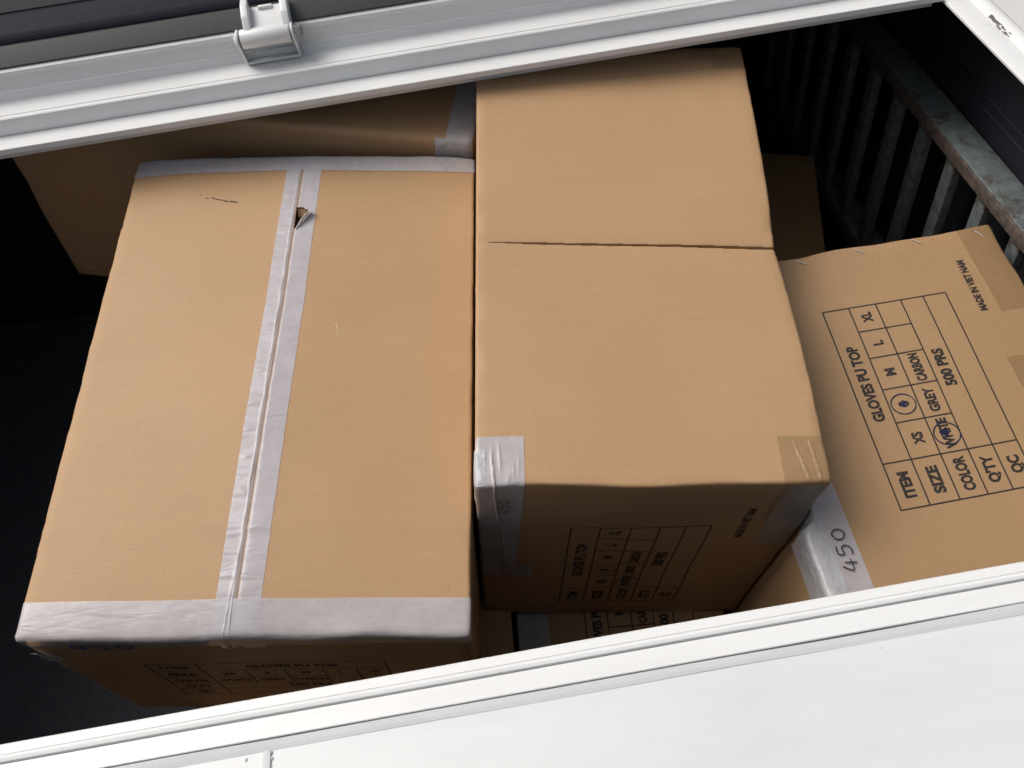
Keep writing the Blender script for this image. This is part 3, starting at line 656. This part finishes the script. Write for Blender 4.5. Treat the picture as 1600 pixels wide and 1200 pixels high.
# ---------------- C: carton standing on end, printed face up
c_, s_ = math.cos(R(11.66)), math.sin(R(11.66))
def dispC(u, v, w):
    # the left side is pushed in where it leans on the long carton
    du = 0.0
    lim = 0.0
    x = 0.4005 + 1.0341 * (u * c_ - v * s_); y = 0.2549 + 1.0341 * (u * s_ + v * c_)
    xl = -0.0423 + 0.4195 + 0.004 - 0.0246 * (y - 0.42)
    if y > 0.412 and x < xl: du = (xl - x) / c_ / 1.0341
    e = max(0.0, 1 + w / 0.05) if w > -0.05 else 0.0
    z = 0.0016 * nz(u * 6, v * 6) + 0.0030 * math.exp(-(0.5535 - v) / 0.02) * nz(u * 13, 6.0)
    z -= 0.006 * math.exp(-(0.5535 - v) / 0.03) * math.exp(-((u - 0.13) / 0.04) ** 2)
    z += 0.0014 * math.exp(-((u - 0.013) / 0.005) ** 2) * (0.4 + nz(v * 25, 2.0))
    if u < 0.02: du += 0.0020 * nz(v * 22, w * 12)
    return (du, 0, z * e)
C = Carton(0.4386, 0.5535, 0.7250, 0.4005, 0.2549, -1.0703, 11.66, 'brown carton with its printed size table facing up and taped edge', 'kraft_c', 0.0045, dispC, k=1.0341)
C.body(0.015)
fc = lambda a, b: (0.1261 - b + 0.040 * a, 0.1532 + a, 0.0)
print_table(C, fc)
def le(a, b): return (a, b, 0.0) if a >= 0 else (0.0, b, a)
VC = [0.0, 0.002, 0.0045] + lin(0.010, 0.543, 0.008) + [0.549, 0.5515, 0.5535]
ct = C.patch('edge_tape', lin(-0.055, -0.008, 0.006) + [-0.0045, -0.002, 0.0, 0.002, 0.0045, 0.009, 0.014, 0.020, 0.027, 0.035, 0.044, 0.0555], VC, le, 0.0007, 'tape', wr=lambda a, b: 0.0022 * math.exp(-((a - 0.010 - 0.004 * nz(b * 18, 3)) / 0.0022) ** 2) + 0.0012 * max(0, nz(a * 60, b * 22)))
C.patch('edge_tape', lin(-0.030, -0.008, 0.005) + [-0.0045, -0.002, 0.0, 0.002, 0.0045, 0.008, 0.012, 0.017, 0.0235], VC, lambda a, b: le(a + (0.007 * nz(b * 16, 7) if a > 0.01 else 0), b), 0.0016, 'wraptape', wr=lambda a, b: 0.0018 * max(0, nz(a * 70, b * 30)))
number(C, lambda a, b: (0.0485 - b, a, 0.0), 0.0900, 0.0, 0.0560, 0.0220, 0.0016, 0.0036, 'pen', ct)
RT = C.patch('corner_tape', lin(0.385, 0.432, 0.006) + [0.4341, 0.4366, 0.4386], lin(0.405, 0.547, 0.008) + [0.549, 0.5515, 0.5535], lambda a, b: (a, b, 0.0), 0.0006, 'clear', wr=lambda a, b: 0.0016 * max(0, nz(a * 110, b * 60)) + 0.0016 * math.exp(-((a - 0.416) / 0.0012) ** 2) * (1 if b > 0.47 else 0.2))
C.patch('tape_scrap', lin(0.357, 0.4386, 0.008), lin(0.282, 0.334, 0.008), top_, 0.0005, 'clear')
for (a, b, g_) in ((0.1432, 0.5398, -0.67), (0.2297, 0.5428, -0.67), (0.3194, 0.5440, -0.73), (0.4150, 0.5390, -1.0)): staple(C, a, b, g_, top_, 0.0155)

# ---------------- D: carton at the back, in the shade under the header
def dispD(u, v, w):
    b_ = math.sin(math.pi * u / 0.85) * math.sin(math.pi * min(1, max(0, -w / 0.486)))
    return (0.034 * (1 + w / 0.486) * (1 - u / 0.85) + (0.006 * nz(w * 8, 2.0) if u < 0.02 else 0), -0.010 * b_ if v < 0.02 else 0, 0.003 * nz(u * 5, v * 5) if w > -0.01 else 0)
D = Carton(0.85, 0.42, 0.486, -0.908, 1.126, -1.03, -6.57, 'large brown carton in shadow at the back, under the white rail', 'kraft_c', 0.012, dispD)
D.body(0.02)
def dt(a, b): return (a, b, 0.0) if b >= 0 else (a, 0.0, b)
D.patch('edge_tape', lin(0.803, 0.838, 0.008) + [0.844, 0.85], [0.0, 0.005, 0.012] + lin(0.02, 0.40, 0.02), dt, 0.0006, 'tape')
D.patch('corner_tape', lin(0.786, 0.838, 0.008) + [0.844, 0.85], lin(-0.20, -0.02, 0.02) + [-0.012, -0.005, 0.0, 0.004], dt, 0.0012, 'wraptape', wr=lambda a, b: 0.0015 * max(0, nz(a * 60, b * 40)))
staple(D, 0.040, -0.452, 0.05, lambda a, b: (a, 0.0, b), 0.016)

# ---------------- lower layer
F = Carton(0.350, 0.540, 0.752, 0.0434, 0.0632, -1.505, 5.2, 'brown carton low under the creased one, only part of its printed top showing', 'kraft_c', 0.0045, lambda u, v, w: (0, 0, 0.0008 * nz(u * 6, v * 6) if w > -0.01 else 0), k=1.0)
F.body(0.03)
ff = lambda a, b: (0.1135 - b * 0.995, 0.1580 + a * 1.01, 0.0)
print_table(F, ff, marks=False, skip_made=True)
F.patch('edge_tape', [-0.04, -0.02, -0.008, -0.0045, -0.002, 0.0, 0.002, 0.0045, 0.01, 0.025, 0.0525], [0.0, 0.0045] + lin(0.02, 0.52, 0.015) + [0.540], le, 0.0007, 'tape')
G = Carton(0.500, 0.530, 0.784, -0.4640, 0.018, -1.4755, 5.2, 'plain brown carton low beneath the widest one, a sliver showing beside its corner', 'kraft_a', 0.0045, lambda u, v, w: (0, 0, 0))
G.body(0.05)
Eb = Carton(0.455, 0.53, 0.752, 0.1894, 0.9763, -1.505, -4.0, 'brown carton deep in shadow beside the grille, behind the creased one', 'kraft_c', 0.0045, lambda u, v, w: (0, 0, 0))
Eb.body(0.05)
